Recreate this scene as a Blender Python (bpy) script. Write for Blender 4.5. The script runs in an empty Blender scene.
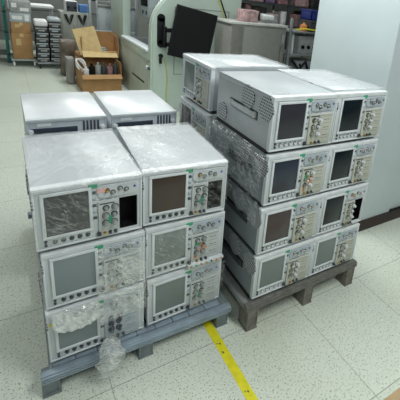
import bpy, bmesh, math, random
from mathutils import Vector, Matrix, noise
random.seed(7)
S = bpy.context.scene
COL = S.collection
PI = math.pi

# ---------------------------------------------------------------- materials
def newmat(name):
    m = bpy.data.materials.new(name); m.use_nodes = True
    nt = m.node_tree
    return m, nt, nt.nodes['Principled BSDF']

def mat(name, col, rough=.5, metal=0., var=.06, scale=12., bump=0., spec=.5, emit=0.):
    m, nt, b = newmat(name)
    b.inputs['Roughness'].default_value = rough
    b.inputs['Metallic'].default_value = metal
    b.inputs['Specular IOR Level'].default_value = spec
    tc = nt.nodes.new('ShaderNodeTexCoord')
    nz = nt.nodes.new('ShaderNodeTexNoise'); nz.inputs['Scale'].default_value = scale; nz.inputs['Detail'].default_value = 4
    nt.links.new(tc.outputs['Object'], nz.inputs['Vector'])
    cr = nt.nodes.new('ShaderNodeValToRGB')
    lo = [max(0, c * (1 - var * 2)) for c in col]; hi = [min(1, c * (1 + var * 2)) for c in col]
    cr.color_ramp.elements[0].color = (*lo, 1); cr.color_ramp.elements[0].position = .3
    cr.color_ramp.elements[1].color = (*hi, 1); cr.color_ramp.elements[1].position = .7
    nt.links.new(nz.outputs['Fac'], cr.inputs['Fac'])
    nt.links.new(cr.outputs['Color'], b.inputs['Base Color'])
    if bump:
        bp = nt.nodes.new('ShaderNodeBump'); bp.inputs['Strength'].default_value = bump; bp.inputs['Distance'].default_value = .01
        nt.links.new(nz.outputs['Fac'], bp.inputs['Height']); nt.links.new(bp.outputs['Normal'], b.inputs['Normal'])
    if emit:
        nt.links.new(cr.outputs['Color'], b.inputs['Emission Color']); b.inputs['Emission Strength'].default_value = emit
    return m

def mth(nt, op, a, b=None, c=None):
    n = nt.nodes.new('ShaderNodeMath'); n.operation = op
    for i, v in enumerate((a, b, c)):
        if v is None: continue
        if isinstance(v, (int, float)): n.inputs[i].default_value = v
        else: nt.links.new(v, n.inputs[i])
    return n.outputs[0]

def floor_mat():
    m, nt, b = newmat('speckled_vinyl_tile')
    tc = nt.nodes.new('ShaderNodeTexCoord'); sp = nt.nodes.new('ShaderNodeSeparateXYZ')
    nt.links.new(tc.outputs['Object'], sp.inputs[0])
    def joint(out, off, pitch, w):
        v = mth(nt, 'DIVIDE', mth(nt, 'SUBTRACT', out, off), pitch)
        f = mth(nt, 'ABSOLUTE', mth(nt, 'SUBTRACT', mth(nt, 'FRACT', v), .5))
        return mth(nt, 'GREATER_THAN', f, .5 - w / pitch / 2), mth(nt, 'FLOOR', v)
    jx, ix = joint(sp.outputs[0], .241, .565, .0035)
    jy, iy = joint(sp.outputs[1], -.148, .7, .0045)
    j = mth(nt, 'MAXIMUM', jx, jy)
    # tone of each tile
    cmb = nt.nodes.new('ShaderNodeCombineXYZ'); nt.links.new(ix, cmb.inputs[0]); nt.links.new(iy, cmb.inputs[1])
    wn = nt.nodes.new('ShaderNodeTexWhiteNoise'); wn.noise_dimensions = '2D'; nt.links.new(cmb.outputs[0], wn.inputs['Vector'])
    # specks
    def specks(scale, lo, hi, det=2.):
        n = nt.nodes.new('ShaderNodeTexNoise'); n.inputs['Scale'].default_value = scale; n.inputs['Detail'].default_value = det
        nt.links.new(tc.outputs['Object'], n.inputs['Vector'])
        r = nt.nodes.new('ShaderNodeMapRange'); r.inputs['From Min'].default_value = lo; r.inputs['From Max'].default_value = hi
        nt.links.new(n.outputs['Fac'], r.inputs['Value']); return r.outputs[0]
    s1 = specks(120, .59, .68); s2 = specks(70, .63, .70); s3 = specks(38, .36, .28)
    stain = specks(1.3, .52, .75, 4)
    def mix(fac, a, bb):
        n = nt.nodes.new('ShaderNodeMix'); n.data_type = 'RGBA'
        nt.links.new(fac, n.inputs['Factor'])
        if isinstance(a, tuple): n.inputs['A'].default_value = (*a, 1)
        else: nt.links.new(a, n.inputs['A'])
        if isinstance(bb, tuple): n.inputs['B'].default_value = (*bb, 1)
        else: nt.links.new(bb, n.inputs['B'])
        return n.outputs['Result']
    c = mix(wn.outputs['Value'], FLOOR_A, FLOOR_B)
    c = mix(mth(nt, 'MULTIPLY', stain, .22), c, (.42, .42, .27))
    c = mix(mth(nt, 'MULTIPLY', s3, .5), c, (.62, .66, .58))
    c = mix(mth(nt, 'MULTIPLY', s1, .95), c, (.16, .18, .15))
    c = mix(mth(nt, 'MULTIPLY', s2, .7), c, (.2, .2, .16))
    c = mix(mth(nt, 'MULTIPLY', j, .62), c, (.1, .11, .09))
    nt.links.new(c, b.inputs['Base Color'])
    b.inputs['Roughness'].default_value = .38
    return m

def vent_mat(name, base, hole, pitch=.011):
    m, nt, b = newmat(name)
    tc = nt.nodes.new('ShaderNodeTexCoord'); sp = nt.nodes.new('ShaderNodeSeparateXYZ')
    nt.links.new(tc.outputs['Object'], sp.inputs[0])
    def cell(o, sh=None):
        v = mth(nt, 'DIVIDE', o, pitch)
        if sh is not None: v = mth(nt, 'ADD', v, sh)
        return mth(nt, 'SUBTRACT', mth(nt, 'FRACT', v), .5), mth(nt, 'FLOOR', v)
    zf, zi = cell(sp.outputs[2])
    half = mth(nt, 'MULTIPLY', mth(nt, 'MODULO', mth(nt, 'ABSOLUTE', zi), 2), .5)
    yf, _ = cell(sp.outputs[1], half)
    d = mth(nt, 'ADD', mth(nt, 'MULTIPLY', zf, zf), mth(nt, 'MULTIPLY', yf, yf))
    h = mth(nt, 'LESS_THAN', d, .11)
    n = nt.nodes.new('ShaderNodeMix'); n.data_type = 'RGBA'
    nt.links.new(h, n.inputs['Factor']); n.inputs['A'].default_value = (*base, 1); n.inputs['B'].default_value = (*hole, 1)
    nt.links.new(n.outputs['Result'], b.inputs['Base Color']); b.inputs['Roughness'].default_value = .5
    return m

def film_mat(name, amount=.3, streak=1.0, rough=.16, scale=9., thin=20, white=.5):
    m, nt, b = newmat(name); nt.nodes.remove(b)
    out = nt.nodes['Material Output']
    tc = nt.nodes.new('ShaderNodeTexCoord')
    mp = nt.nodes.new('ShaderNodeMapping'); mp.inputs['Scale'].default_value = (2.6, 1.0, .75)
    mr = nt.nodes.new('ShaderNodeMapping'); mr.inputs['Rotation'].default_value = (.5, .8, .5)
    nt.links.new(tc.outputs['Object'], mr.inputs['Vector']); nt.links.new(mr.outputs[0], mp.inputs['Vector'])
    n1 = nt.nodes.new('ShaderNodeTexNoise'); n1.inputs['Scale'].default_value = scale; n1.inputs['Detail'].default_value = 5
    n1.inputs['Distortion'].default_value = 1.6; n1.inputs['Roughness'].default_value = .6
    nt.links.new(mp.outputs[0], n1.inputs['Vector'])
    ridge = mth(nt, 'SUBTRACT', 1, mth(nt, 'MULTIPLY', mth(nt, 'ABSOLUTE', mth(nt, 'SUBTRACT', n1.outputs['Fac'], .5)), thin))
    ridge = mth(nt, 'MAXIMUM', ridge, 0)
    n2 = nt.nodes.new('ShaderNodeTexNoise'); n2.inputs['Scale'].default_value = scale * .45; n2.inputs['Detail'].default_value = 3
    nt.links.new(tc.outputs['Object'], n2.inputs['Vector'])
    patch = nt.nodes.new('ShaderNodeMapRange'); patch.inputs['From Min'].default_value = .47; patch.inputs['From Max'].default_value = .58
    nt.links.new(n2.outputs['Fac'], patch.inputs['Value'])
    fac = mth(nt, 'ADD', amount * .35, mth(nt, 'MULTIPLY', patch.outputs[0], amount * .8))  # whitens the film in patches, painting in reflections of the overhead lights
    fac = mth(nt, 'ADD', fac, mth(nt, 'MULTIPLY', ridge, .45 * streak))
    fac = mth(nt, 'MINIMUM', fac, .9)
    bp = nt.nodes.new('ShaderNodeBump'); bp.inputs['Strength'].default_value = .35; bp.inputs['Distance'].default_value = .012
    nt.links.new(n1.outputs['Fac'], bp.inputs['Height'])
    g = nt.nodes.new('ShaderNodeBsdfGlossy'); g.inputs['Roughness'].default_value = rough; g.inputs['Color'].default_value = (.95, .97, .97, 1)
    d = nt.nodes.new('ShaderNodeBsdfDiffuse'); d.inputs['Color'].default_value = (.86, .89, .9, 1)
    nt.links.new(bp.outputs['Normal'], g.inputs['Normal'])
    gd = nt.nodes.new('ShaderNodeMixShader'); gd.inputs[0].default_value = white
    nt.links.new(g.outputs[0], gd.inputs[1]); nt.links.new(d.outputs[0], gd.inputs[2])
    tr = nt.nodes.new('ShaderNodeBsdfTransparent')
    mx = nt.nodes.new('ShaderNodeMixShader'); nt.links.new(fac, mx.inputs[0])
    nt.links.new(tr.outputs[0], mx.inputs[1]); nt.links.new(gd.outputs[0], mx.inputs[2])
    nt.links.new(mx.outputs[0], out.inputs['Surface'])
    return m

FLOOR_A = (.66, .72, .625); FLOOR_B = (.69, .75, .655)
M = {}
M['floor'] = floor_mat()
M['case'] = mat('pale_grey_painted_case', (.43, .465, .485), .33, var=.02)
M['case_mid_shade'] = mat('mid_grey_shaded_case', (.24, .28, .30), .35, var=.02)  # darker grey casing, with shade from the neighbouring stack put into the colour
M['case_white'] = mat('off_white_case', (.66, .69, .715), .3, var=.02)
M['bezel'] = mat('light_grey_bezel', (.58, .63, .65), .45, var=.03)
M['frame'] = mat('pale_screen_surround', (.68, .73, .75), .4, var=.02)
M['module'] = mat('beige_module_face', (.50, .52, .45), .5, var=.03)
M['pmod'] = mat('cool_grey_module_face', (.52, .56, .55), .5, var=.03)
M['strip'] = mat('blue_grey_strip', (.42, .48, .53), .5)
M['key'] = mat('pale_key', (.66, .69, .71), .35)
M['darkkey'] = mat('dark_key', (.05, .06, .075), .4)
M['black'] = mat('matt_black', (.006, .006, .007), .7, spec=.2)
M['gloss_black'] = mat('black_plastic', (.008, .008, .010), .5, spec=.25)
M['rubber'] = mat('black_rubber', (.02, .02, .02), .8)
M['chrome'] = mat('metal_connector', (.65, .64, .6), .25, 1.)
M['brass'] = mat('brass_connector', (.55, .38, .16), .3, 1.)
M['green'] = mat('green_label', (.05, .36, .2), .5)
M['print'] = mat('grey_print', (.06, .075, .085), .6)
M['red'] = mat('red_sticker', (.62, .12, .12), .5)
M['pinkst'] = mat('pale_red_sticker', (.8, .48, .45), .5)
M['orange'] = mat('orange_tag', (.75, .28, .08), .5)
M['yellow'] = mat('yellow_plastic', (.80, .72, .03), .45)
M['blue'] = mat('blue_cap', (.05, .08, .45), .4)
SCR = dict(dark=(.035, .036, .045), brown=(.06, .045, .035), navy=(.03, .04, .06), black=(.006, .012, .016),
           grey=(.22, .27, .28), green=(.17, .21, .20), red=(.06, .045, .045), film=(.07, .075, .078))
for k, c in SCR.items(): M['scr_' + k] = mat('screen_glass_' + k, c, .22, var=.04, scale=3)
M['side_vent'] = vent_mat('perforated_vent', (.50, .53, .55), (.015, .018, .02), .0155)
M['handle'] = mat('grey_strap_handle', (.55, .58, .60), .4)
M['dhandle'] = mat('dark_strap_handle', (.05, .055, .06), .4)
M['trim'] = mat('pale_trim', (.72, .76, .78), .35)
M['alu'] = mat('blue_grey_pallet_metal', (.34, .42, .49), .35, .35, var=.08)
M['alu2'] = mat('grey_pallet_leg', (.20, .24, .25), .45, .3, var=.08)
M['steelb'] = mat('brown_grey_pallet', (.20, .20, .18), .5, .3, var=.12, scale=25)
M['steell'] = mat('pale_pallet_rail', (.36, .38, .37), .4, .4, var=.1)
M['tan_leg'] = mat('weathered_pallet_leg', (.20, .19, .16), .6, .1, var=.15, scale=20)
M['pillar'] = mat('pale_blue_wall_paint', (.60, .69, .71), .45, var=.015, scale=3)
M['skirt'] = mat('dark_brown_skirting', (.035, .018, .018), .4)
M['machine'] = mat('pale_green_machine_paint', (.50, .60, .53), .35, var=.02, scale=3)
M['machine_lo'] = mat('beige_machine_panel', (.42, .45, .38), .5, var=.04, scale=4)
M['machine_in'] = mat('grey_machine_recess', (.17, .19, .20), .5)
M['card'] = mat('brown_cardboard', (.42, .24, .10), .75, var=.06, scale=8)
M['cardf'] = mat('faded_cardboard', (.50, .36, .20), .75, var=.05)
M['cardl'] = mat('pale_inner_cardboard', (.62, .46, .22), .75, var=.05)
M['tan'] = mat('taupe_cabinet_paint', (.27, .27, .25), .45, var=.03)
M['taupe2'] = mat('dark_taupe_panel', (.19, .19, .17), .5)
M['ltop'] = mat('pale_worktop', (.62, .63, .60), .35)
M['dev'] = mat('dark_grey_device', (.055, .06, .065), .45, var=.1)
M['devp'] = mat('mid_grey_device_panel', (.32, .34, .34), .45, var=.1)
M['gcab'] = mat('olive_grey_cabinet', (.34, .36, .32), .5, var=.05)
M['gcab2'] = mat('dark_grey_cabinet_door', (.17, .19, .18), .5, var=.05)
M['gpanel'] = mat('light_grey_panel', (.40, .46, .48), .4, var=.03)
M['steel'] = mat('steel_post', (.42, .46, .48), .35, .5)
M['teal'] = mat('teal_post', (.03, .22, .18), .45)
M['white'] = mat('white_paper', (.8, .82, .82), .6, var=.03)
M['pinkc'] = mat('dusty_pink_cloth', (.48, .32, .32), .85, var=.2, scale=15, bump=.5)
M['pinkd'] = mat('dark_pink_cloth', (.28, .16, .17), .85, var=.2, scale=15, bump=.5)
M['darkc'] = mat('charcoal_fabric', (.035, .03, .032), .8, var=.3, scale=9, bump=.5)
M['navy'] = mat('navy_plastic_crate', (.02, .035, .22), .45)
M['bluebox'] = mat('blue_box', (.08, .2, .45), .5)
M['tealc'] = mat('teal_grey_plastic_sheet', (.16, .27, .28), .35, var=.2, bump=.6)
M['purple'] = mat('purple_cloth', (.2, .14, .25), .8)
M['cable'] = mat('yellow_green_cable', (.5, .5, .18), .5)
M['wallb'] = mat('grey_back_wall', (.22, .23, .22), .6, var=.05, scale=2)
M['ceil'] = mat('pale_ceiling_board', (.4, .41, .4), .8)
M['bag'] = mat('brown_plastic_bag', (.17, .14, .11), .45, var=.3, scale=6, bump=.5)
M['tape'] = mat('yellow_floor_tape', (.78, .72, .02), .45, var=.05, scale=30)
M['film_top'] = film_mat('clear_film_on_top', .50, .28, .25, 3.2, 18, .85)
M['film_front'] = film_mat('clear_film_on_front', .07, .5, .08, 9, 34, .5)
M['film_side'] = film_mat('clear_film_on_side', .12, 1.1, .08, 6, 22, .45)
M['film_crumple'] = film_mat('crumpled_clear_film', .26, 1.1, .10, 15, 18, .5)
M['film_dense'] = film_mat('bunched_clear_film', .6, 1.1, .10, 15, 14, .6)

# ---------------------------------------------------------------- mesh building
class MB:
    def __init__(s): s.bm = bmesh.new(); s.mi = 0
    def ink(s, i=1): s.mi = i; return s
    def _merge(s, t, Mx=None):
        if Mx is not None: bmesh.ops.transform(t, matrix=Mx, verts=t.verts)
        for f in t.faces: f.material_index = s.mi
        me = bpy.data.meshes.new('tmp'); t.to_mesh(me); t.free(); s.bm.from_mesh(me); bpy.data.meshes.remove(me)
    def box(s, x0, x1, y0, y1, z0, z1, bev=0., Mx=None, seg=2):
        t = bmesh.new(); bmesh.ops.create_cube(t, size=1)
        for v in t.verts:
            v.co = Vector((x0 + (v.co.x + .5) * (x1 - x0), y0 + (v.co.y + .5) * (y1 - y0), z0 + (v.co.z + .5) * (z1 - z0)))
        if bev: bmesh.ops.bevel(t, geom=list(t.edges), offset=min(bev, .49 * min(abs(x1 - x0), abs(y1 - y0), abs(z1 - z0))), segments=seg, affect='EDGES', profile=.5)
        s._merge(t, Mx); return s
    def cyl(s, p0, p1, r0, r1=None, n=16, bev=0.):
        p0, p1 = Vector(p0), Vector(p1); r1 = r0 if r1 is None else r1
        t = bmesh.new(); L = (p1 - p0).length
        bmesh.ops.create_cone(t, segments=n, radius1=r0, radius2=r1, depth=L, cap_ends=True)
        if bev: bmesh.ops.bevel(t, geom=[e for e in t.edges if len(e.link_faces) == 2 and any(len(f.verts) > 4 for f in e.link_faces)], offset=bev, segments=2, affect='EDGES')
        q = (p1 - p0).to_track_quat('Z', 'Y').to_matrix().to_4x4()
        s._merge(t, Matrix.Translation((p0 + p1) / 2) @ q); return s
    def tube(s, pts, r, n=8):
        pts = [Vector(p) for p in pts]; rings = []
        t = bmesh.new(); up = Vector((.13, .31, .94))
        for i, p in enumerate(pts):
            d = (pts[min(i + 1, len(pts) - 1)] - pts[max(i - 1, 0)]).normalized()
            a = d.cross(up).normalized(); b = d.cross(a)
            rings.append([t.verts.new(p + r * (math.cos(2 * PI * k / n) * a + math.sin(2 * PI * k / n) * b)) for k in range(n)])
        for i in range(len(rings) - 1):
            for k in range(n): t.faces.new((rings[i][k], rings[i][(k + 1) % n], rings[i + 1][(k + 1) % n], rings[i + 1][k]))
        t.faces.new(rings[0][::-1]); t.faces.new(rings[-1]); s._merge(t); return s
    def prism(s, poly, y0, y1, bev=0.):      # polygon in xz, along y
        t = bmesh.new()
        a = [t.verts.new((x, y0, z)) for x, z in poly]; b = [t.verts.new((x, y1, z)) for x, z in poly]
        t.faces.new(a); t.faces.new(b[::-1])
        for i in range(len(poly)): t.faces.new((a[i], b[i], b[(i + 1) % len(poly)], a[(i + 1) % len(poly)]))
        bmesh.ops.recalc_face_normals(t, faces=t.faces)
        if bev: bmesh.ops.bevel(t, geom=list(t.edges), offset=bev, segments=2, affect='EDGES')
        s._merge(t); return s
    def ring(s, x0, x1, y0, y1, z0, z1, w, rad=0.):   # rectangular picture-frame in xz
        s.box(x0, x1, y0, y1, z1 - w, z1, rad); s.box(x0, x1, y0, y1, z0, z0 + w, rad)
        s.box(x0, x0 + w, y0, y1, z0 + w * .9, z1 - w * .9, rad); s.box(x1 - w, x1, y0, y1, z0 + w * .9, z1 - w * .9, rad); return s
    def mesh(s, name, m):
        me = bpy.data.meshes.new(name); s.bm.to_mesh(me); s.bm.free(); me.materials.append(m)
        if s.mi: me.materials.append(M['print'])
        for p in me.polygons: p.use_smooth = True
        try: me.set_sharp_from_angle(angle=math.radians(35))
        except Exception: pass
        return me

def link(name, me, parent=None, loc=None, rot=None):
    o = bpy.data.objects.new(name, me); COL.objects.link(o)
    if parent is not None: o.parent = parent
    if loc is not None: o.location = loc
    if rot is not None: o.rotation_euler = rot
    return o
def part(name, mb, m, parent, label=None, loc=None):
    o = link(name, mb.mesh(name, m), parent, loc)
    if label: o['label'] = label
    return o
def tag(o, label, cat, group=None, kind=None):
    o['label'] = label; o['category'] = cat
    if group: o['group'] = group
    if kind: o['kind'] = kind
    return o
def thing(name, label, cat, loc=(0, 0, 0), rotz=0, group=None):
    o = link(name, None, None, loc, (0, 0, rotz)); o.empty_display_size = .05
    return tag(o, label, cat, group)
def solo(name, mb, m, label, cat, group=None, loc=None, rot=None):
    return tag(link(name, mb.mesh(name, m), None, loc, rot), label, cat, group)
def struct(name, mb, m, label=None, parent=None):
    o = link(name, mb.mesh(name, m), parent)
    if parent is None: o['kind'] = 'structure'; o['label'] = label or name; o['category'] = name.split('_')[0]
    return o

# ---------------------------------------------------------------- the bench instruments
W, H, D, FOOT = .426, .288, .611, .0234
PITCH = H + FOOT
CACHE = {}
def cm(key, fn, m):
    k = (key, m)
    if k not in CACHE: CACHE[k] = fn().mesh(key, M[m])
    return CACHE[k]
def cp(name, key, fn, m, parent, loc=(0, 0, 0), label=None):
    o = link(name, cm(key, fn, m), parent, loc)
    if label: o['label'] = label
    return o

def f_case(bay):
    def f():
        b = MB()
        y0 = .075 if bay else .018
        b.box(.004, W - .004, y0, D, 0, H - .004, .006)
        if bay:   # the case around the empty bay
            b.box(.004, BX0, .018, .075, 0, H - .004); b.box(BX1, W - .004, .018, .075, 0, H - .004)
            b.box(BX0, BX1, .018, .075, 0, BZ0); b.box(BX0, BX1, .018, .075, BZ1, H - .004)
        b.box(.0, W, .028, D - .02, H - .010, H, .004)        # lid
        b.box(.0, .006, .05, D - .03, H - .03, H - .004, .002); b.box(W - .006, W, .05, D - .03, H - .03, H - .004, .002)
        return b
    return f
BX0, BX1, BZ0, BZ1 = .328, .404, .022, .182
def f_panel(bay):
    def legend(b):
        b.ink()
        for k in range(5): b.box(.062 + k * .031, .080 + k * .031, .0034, .0045, .0377, .0397).box(.2180, .2350, .0034, .0045, .2225 - k * .031, .2242 - k * .031)
        for x0, x1 in ((.245, .262), (.268, .300), (.306, .316)): b.box(x0, x1, .0034, .0045, .189, .1912)
        return b
    def f():
        b = MB()
        if not bay: return legend(b.box(.001, W - .001, .004, .03, .002, H - .012, .006))
        b.box(.001, BX0, .004, .03, .002, H - .012, .006); b.box(BX1, W - .001, .004, .03, .002, H - .012, .006)
        b.box(BX0 - .01, BX1 + .01, .004, .03, .002, BZ0, .004); b.box(BX0 - .01, BX1 + .01, .004, .03, BZ1, H - .012, .004)
        return legend(b)
    return f
def f_toptrim(): return MB().box(-.001, W + .001, -.002, .034, H - .016, H + .001, .005)
def f_sframe(): return MB().ring(.028, .216, -.006, .008, .050, .262, .013, .003)
def f_scr(): return MB().box(.040, .204, -.001, .007, .062, .250, .001)
def f_foot(): return MB().cyl((0, 0, -FOOT), (0, 0, .0), .014, .017, 14, .002)
def f_skey(): return MB().cyl((0, .006, 0), (0, -.006, 0), .0075, .0065, 12, .0015).ink().cyl((0, .0045, 0), (0, .0032, 0), .0102, .0102, 16)
def f_mkey(): return MB().box(-.007, .007, -.003, .006, -.005, .005, .0015)
def f_knob(): return MB().cyl((0, .006, 0), (0, -.004, 0), .0125, .0125, 16).cyl((0, -.004, 0), (0, -.018, 0), .0095, .008, 16, .0015).ink().cyl((0, .0042, 0), (0, .0032, 0), .0160, .0160, 18)
def f_sknob(): return MB().cyl((0, .006, 0), (0, -.003, 0), .009, .009, 14).cyl((0, -.003, 0), (0, -.012, 0), .006, .0055, 14, .001).ink().cyl((0, .0042, 0), (0, .0032, 0), .0150, .0150, 18)
def f_conn(): return MB().cyl((0, .006, 0), (0, -.001, 0), .009, .009, 6).cyl((0, -.001, 0), (0, -.013, 0), .0055, .0055, 12).ink().cyl((0, .0012, 0), (0, .0004, 0), .0122, .0122, 16)
def f_pwr(): return MB().cyl((0, .006, 0), (0, -.003, 0), .006, .0055, 12, .001)
def f_mod():
    b = MB().box(.238, .400, -.004, .008, .008, .184, .003).ink()
    for z in (.014, .175): b.box(.244, .394, -.0046, -.0038, z, z + .0014)
    for z in (.045, .092, .130, .168): b.box(.332, .385, -.0046, -.0038, z, z + .0012)
    for z in (.060, .105, .150): b.box(.340, .362, -.0046, -.0038, z, z + .003).box(.368, .380, -.0046, -.0038, z, z + .003)
    return b
def f_modb(): return MB().box(.238, .320, -.004, .008, .008, .184, .003)
def f_plate():
    pts = []
    x0, x1, z0, z1, r = .240, .408, .200, .256, .020
    for cx, cz, a in ((x1 - r, z1 - r, 0), (x0 + r, z1 - r, 90), (x0 + r, z0 + r, 180), (x1 - r, z0 + r, 270)):
        for k in range(5):
            t = math.radians(a + k * 22.5); pts.append((cx + r * math.cos(t), cz + r * math.sin(t)))
    return MB().prism(pts, -.003, .008, .001)
def f_green(): return MB().box(-.018, .018, -.0038, .002, -.0095, .0085, .001)
def f_print(): return MB().box(-.03, .03, -.0034, .0, -.0028, .0028)
def f_sticker(): return MB().box(-.016, .016, -.0016, .002, -.009, .009)
def f_bay():
    return MB().box(BX0 + .0005, BX1 - .0005, .070, .0745, BZ0 + .0005, BZ1 - .0005).box(BX0 + .0005, BX0 + .003, .006, .070, BZ0 + .0005, BZ1 - .0005) \
        .box(BX1 - .003, BX1 - .0005, .006, .070, BZ0 + .0005, BZ1 - .0005).box(BX0 + .003, BX1 - .003, .006, .070, BZ0 + .0005, BZ0 + .003).box(BX0 + .003, BX1 - .003, .006, .070, BZ1 - .003, BZ1 - .0005)
def f_dstrip(): return MB().box(.02, .262, -.001, .008, .195, .232, .002)
def f_slots():
    b = MB()
    for k in range(5): b.box(.292 + k * .020, .303 + k * .020, -.002, .008, .196, .262, .002)
    return b
def f_lab(): return MB().box(.055, .125, .0005, .006, .243, .262)
def f_ring(): return MB().cyl((0, .006, 0), (0, -.012, 0), .016, .013, 16, .003)
def plain_unit(label, loc, group):
    t = thing('rack_instrument', label, 'test instrument', loc, 0, group)
    cp('casing', 'casing', f_case(False), 'case_white', t); cp('front_panel', 'front_panel', f_panel(False), 'strip', t)
    cp('top_trim', 'top_trim', f_toptrim, 'bezel', t); cp('front_rim', 'front_rim', f_rim, 'strip', t); cp('rear_panel', 'rear_panel', f_back, 'strip', t)
    cp('display_strip', 'display_strip', f_dstrip, 'scr_navy', t, label='dark horizontal display strip'); cp('button_bank', 'button_bank', f_slots, 'darkkey', t); cp('label_plate', 'label_plate_plain', f_lab, 'frame', t, label='pale label')
    for x in (.022, .402): cp('lock_knob', 'lock_knob', f_ring, 'key', t, (x, 0, .215))
    for x in (.07, .13, .19): cp('knob', 'knob', f_knob, 'darkkey', t, (x, .0, .12))
    for x in (.05, W - .05):
        for y in (.06, D - .06): cp('foot', 'foot', f_foot, 'rubber', t, (x, y, 0))
    cp('gap_shade', 'gap_shade', f_gap_shade, 'rubber', t)
    return t
def f_vent(): return MB().cyl((.0055, 0, 0), (.0, 0, 0), .066, .066, 40).cyl((.0, 0, 0), (-.0012, 0, 0), .0635, .0635, 40)
def f_vents(): return MB().cyl((.0055, 0, 0), (-.0012, 0, 0), .055, .055, 36)
def f_handle():
    b = MB(); b.box(-.017, -.006, .015, .265, -.0145, .0145, .004)
    b.box(-.017, .006, .0, .026, -.015, .015, .004); b.box(-.017, .006, .252, .278, -.015, .015, .004); return b
def f_rim(): return MB().ring(.0, W, -.001, .024, .0, H - .014, .009, .003)
def f_gap_shade(): return MB().box(.003, W - .003, .035, D - .01, -.020, -.0002, .002)  # black slab filling the foot gap, stands in for the shade between units
def f_back(): return MB().box(.015, W - .015, D - .004, D + .012, .015, H - .02, .004)

def instrument(label, loc, rz=0, screen='dark', bay=False, module='module', accent=(), group=None, handle='handle', sides=0, keys='key', case='case', vents=True, filmy=False, knob='chrome'):
    t = thing('test_instrument', label, 'test instrument', loc, rz, group)
    cp('casing', 'casing_bay' if bay else 'casing', f_case(bay), case, t)
    cp('front_panel', 'front_panel_bay' if bay else 'front_panel', f_panel(bay), 'bezel', t)
    cp('top_trim', 'top_trim', f_toptrim, 'trim', t)
    cp('rear_panel', 'rear_panel', f_back, 'strip', t)
    fr = cp('screen_frame', 'screen_frame', f_sframe, 'frame', t)
    cp('screen', 'screen', f_scr, 'scr_' + screen, fr)
    for x in (.05, W - .05):
        for y in (.06, D - .06): cp('foot', 'foot', f_foot, 'rubber', t, (x, y, 0))
    for k in range(5): cp('soft_key', 'soft_key', f_skey, keys, t, (.070 + k * .031, 0, .030))
    for k in range(5): cp('menu_key', 'menu_key', f_mkey, 'strip', t, (.076 + k * .031, .002, .0455 - .0005))
    for k in range(5): cp('side_key', 'side_key', f_mkey, 'strip' if k % 2 else 'darkkey', t, (.2265, .001, .232 - k * .031))
    for k in range(2): cp('power_button', 'power_button', f_pwr, 'darkkey', t, (.024 if 0 else .036, 0, .022 + k * .018))
    mod = cp('module_panel', 'module_panel_narrow' if bay else 'module_panel', f_modb if bay else f_mod, module, t)
    pl = cp('connector_plate', 'connector_plate', f_plate, 'strip' if not bay else 'bezel', t)
    for k, (x, z) in enumerate(((.276, .234), (.300, .222), (.330, .236), (.356, .226))):
        cp('connector', 'connector', f_conn, 'brass' if (k == 0 and bay) else knob, pl, (x, -.004, z))
    cp('cap', 'cap', f_pwr, 'blue' if 'bluecap' in accent else 'darkkey', pl, (.392, -.003, .236))
    for k, (x, z) in enumerate(((.270, .150), (.307, .151), (.268, .112), (.303, .113), (.267, .074), (.302, .074))):
        cp('knob', 'knob' if k % 3 else 'small_knob', f_knob if k % 3 else f_sknob, ('key' if k % 2 and keys == 'key' else knob) if 'dim' not in accent else 'darkkey', mod, (x, -.008, z))
    for k in range(4): cp('port', 'port', f_conn, 'brass' if k == 1 else 'darkkey', t, (.226 + k * .026 if k < 1 else .244 + k * .026, .004 if 0 else -.004, .024) if not bay else (.24 + k * .022, -.004, .024))
    if module in ('module', 'pmod'):
        cp('type_plate', 'type_plate', f_print, 'print', mod, (.275, -.0045 + .003, .172), 'small dark lettering strip')
    cp('label_plate', 'label_plate', f_green, 'green', t, (.222, .002, .264), 'small green label above the screen')
    cp('lettering', 'lettering', f_print, 'print', t, (.300, .0035, .268), 'row of dark lettering')
    if 'greenstrip' in accent: 
        o = cp('sticker', 'sticker', f_sticker, 'green', mod, (.287, -.0035, .09), 'green sticker'); o.scale = (.5, 1, 2.2)
    if 'greentag' in accent: cp('sticker', 'sticker', f_sticker, 'green', mod, (.272, -.0035, .130), 'small green sticker')
    if 'orangetag' in accent:
        for x, z in ((.290, .125), (.292, .094), (.262, .05), (.318, .098)):
            o = cp('cable_tag', 'sticker', f_sticker, 'orange', mod, (x, -.0035, z), 'orange tag'); o.scale = (.5, 1, .9)
    if 'redsticker' in accent: cp('sticker', 'sticker', f_sticker, 'pinkst', t, (.256, .001, .238), 'pale red sticker').scale = (1.2, 3.0, 1)
    if 'yellowtag' in accent:
        cp('sticker', 'sticker', f_sticker, 'yellow', t, (.016, .004, .218), 'small yellow sticker').scale = (.4, 1, .8)
    if bay: cp('module_bay', 'module_bay', f_bay, 'black', t, label='empty black module bay')
    if vents:
        for (y, z, b) in ((.245, .225, 0), (.062, .213, 0), (.525, .060, 1)):
            cp('vent_grille', 'vent_grille_small' if b else 'vent_grille', f_vents if b else f_vent, 'side_vent', t, (-.001, y, z) , 'round perforated grille')
    if sides: cp('handle_shadow', 'handle_shadow', lambda: MB().box(-.0012, .004, -.012, .290, -.026, .022, .001), 'darkkey' if handle == 'handle' else 'rubber', t, (.003, .150, .150))  # dark strip added behind the handle as its shadow outline
    for side in range(sides):
        o = cp('side_handle', 'side_handle', f_handle, handle, t, (.003 if side == 0 else W - .003, (.150 if side == 0 else .447), .150))
        if side: o.rotation_euler = (0, 0, PI)
    cp('front_rim', 'front_rim', f_rim, 'frame', t)
    cp('gap_shade', 'gap_shade', f_gap_shade, 'rubber', t)
    return t

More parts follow.
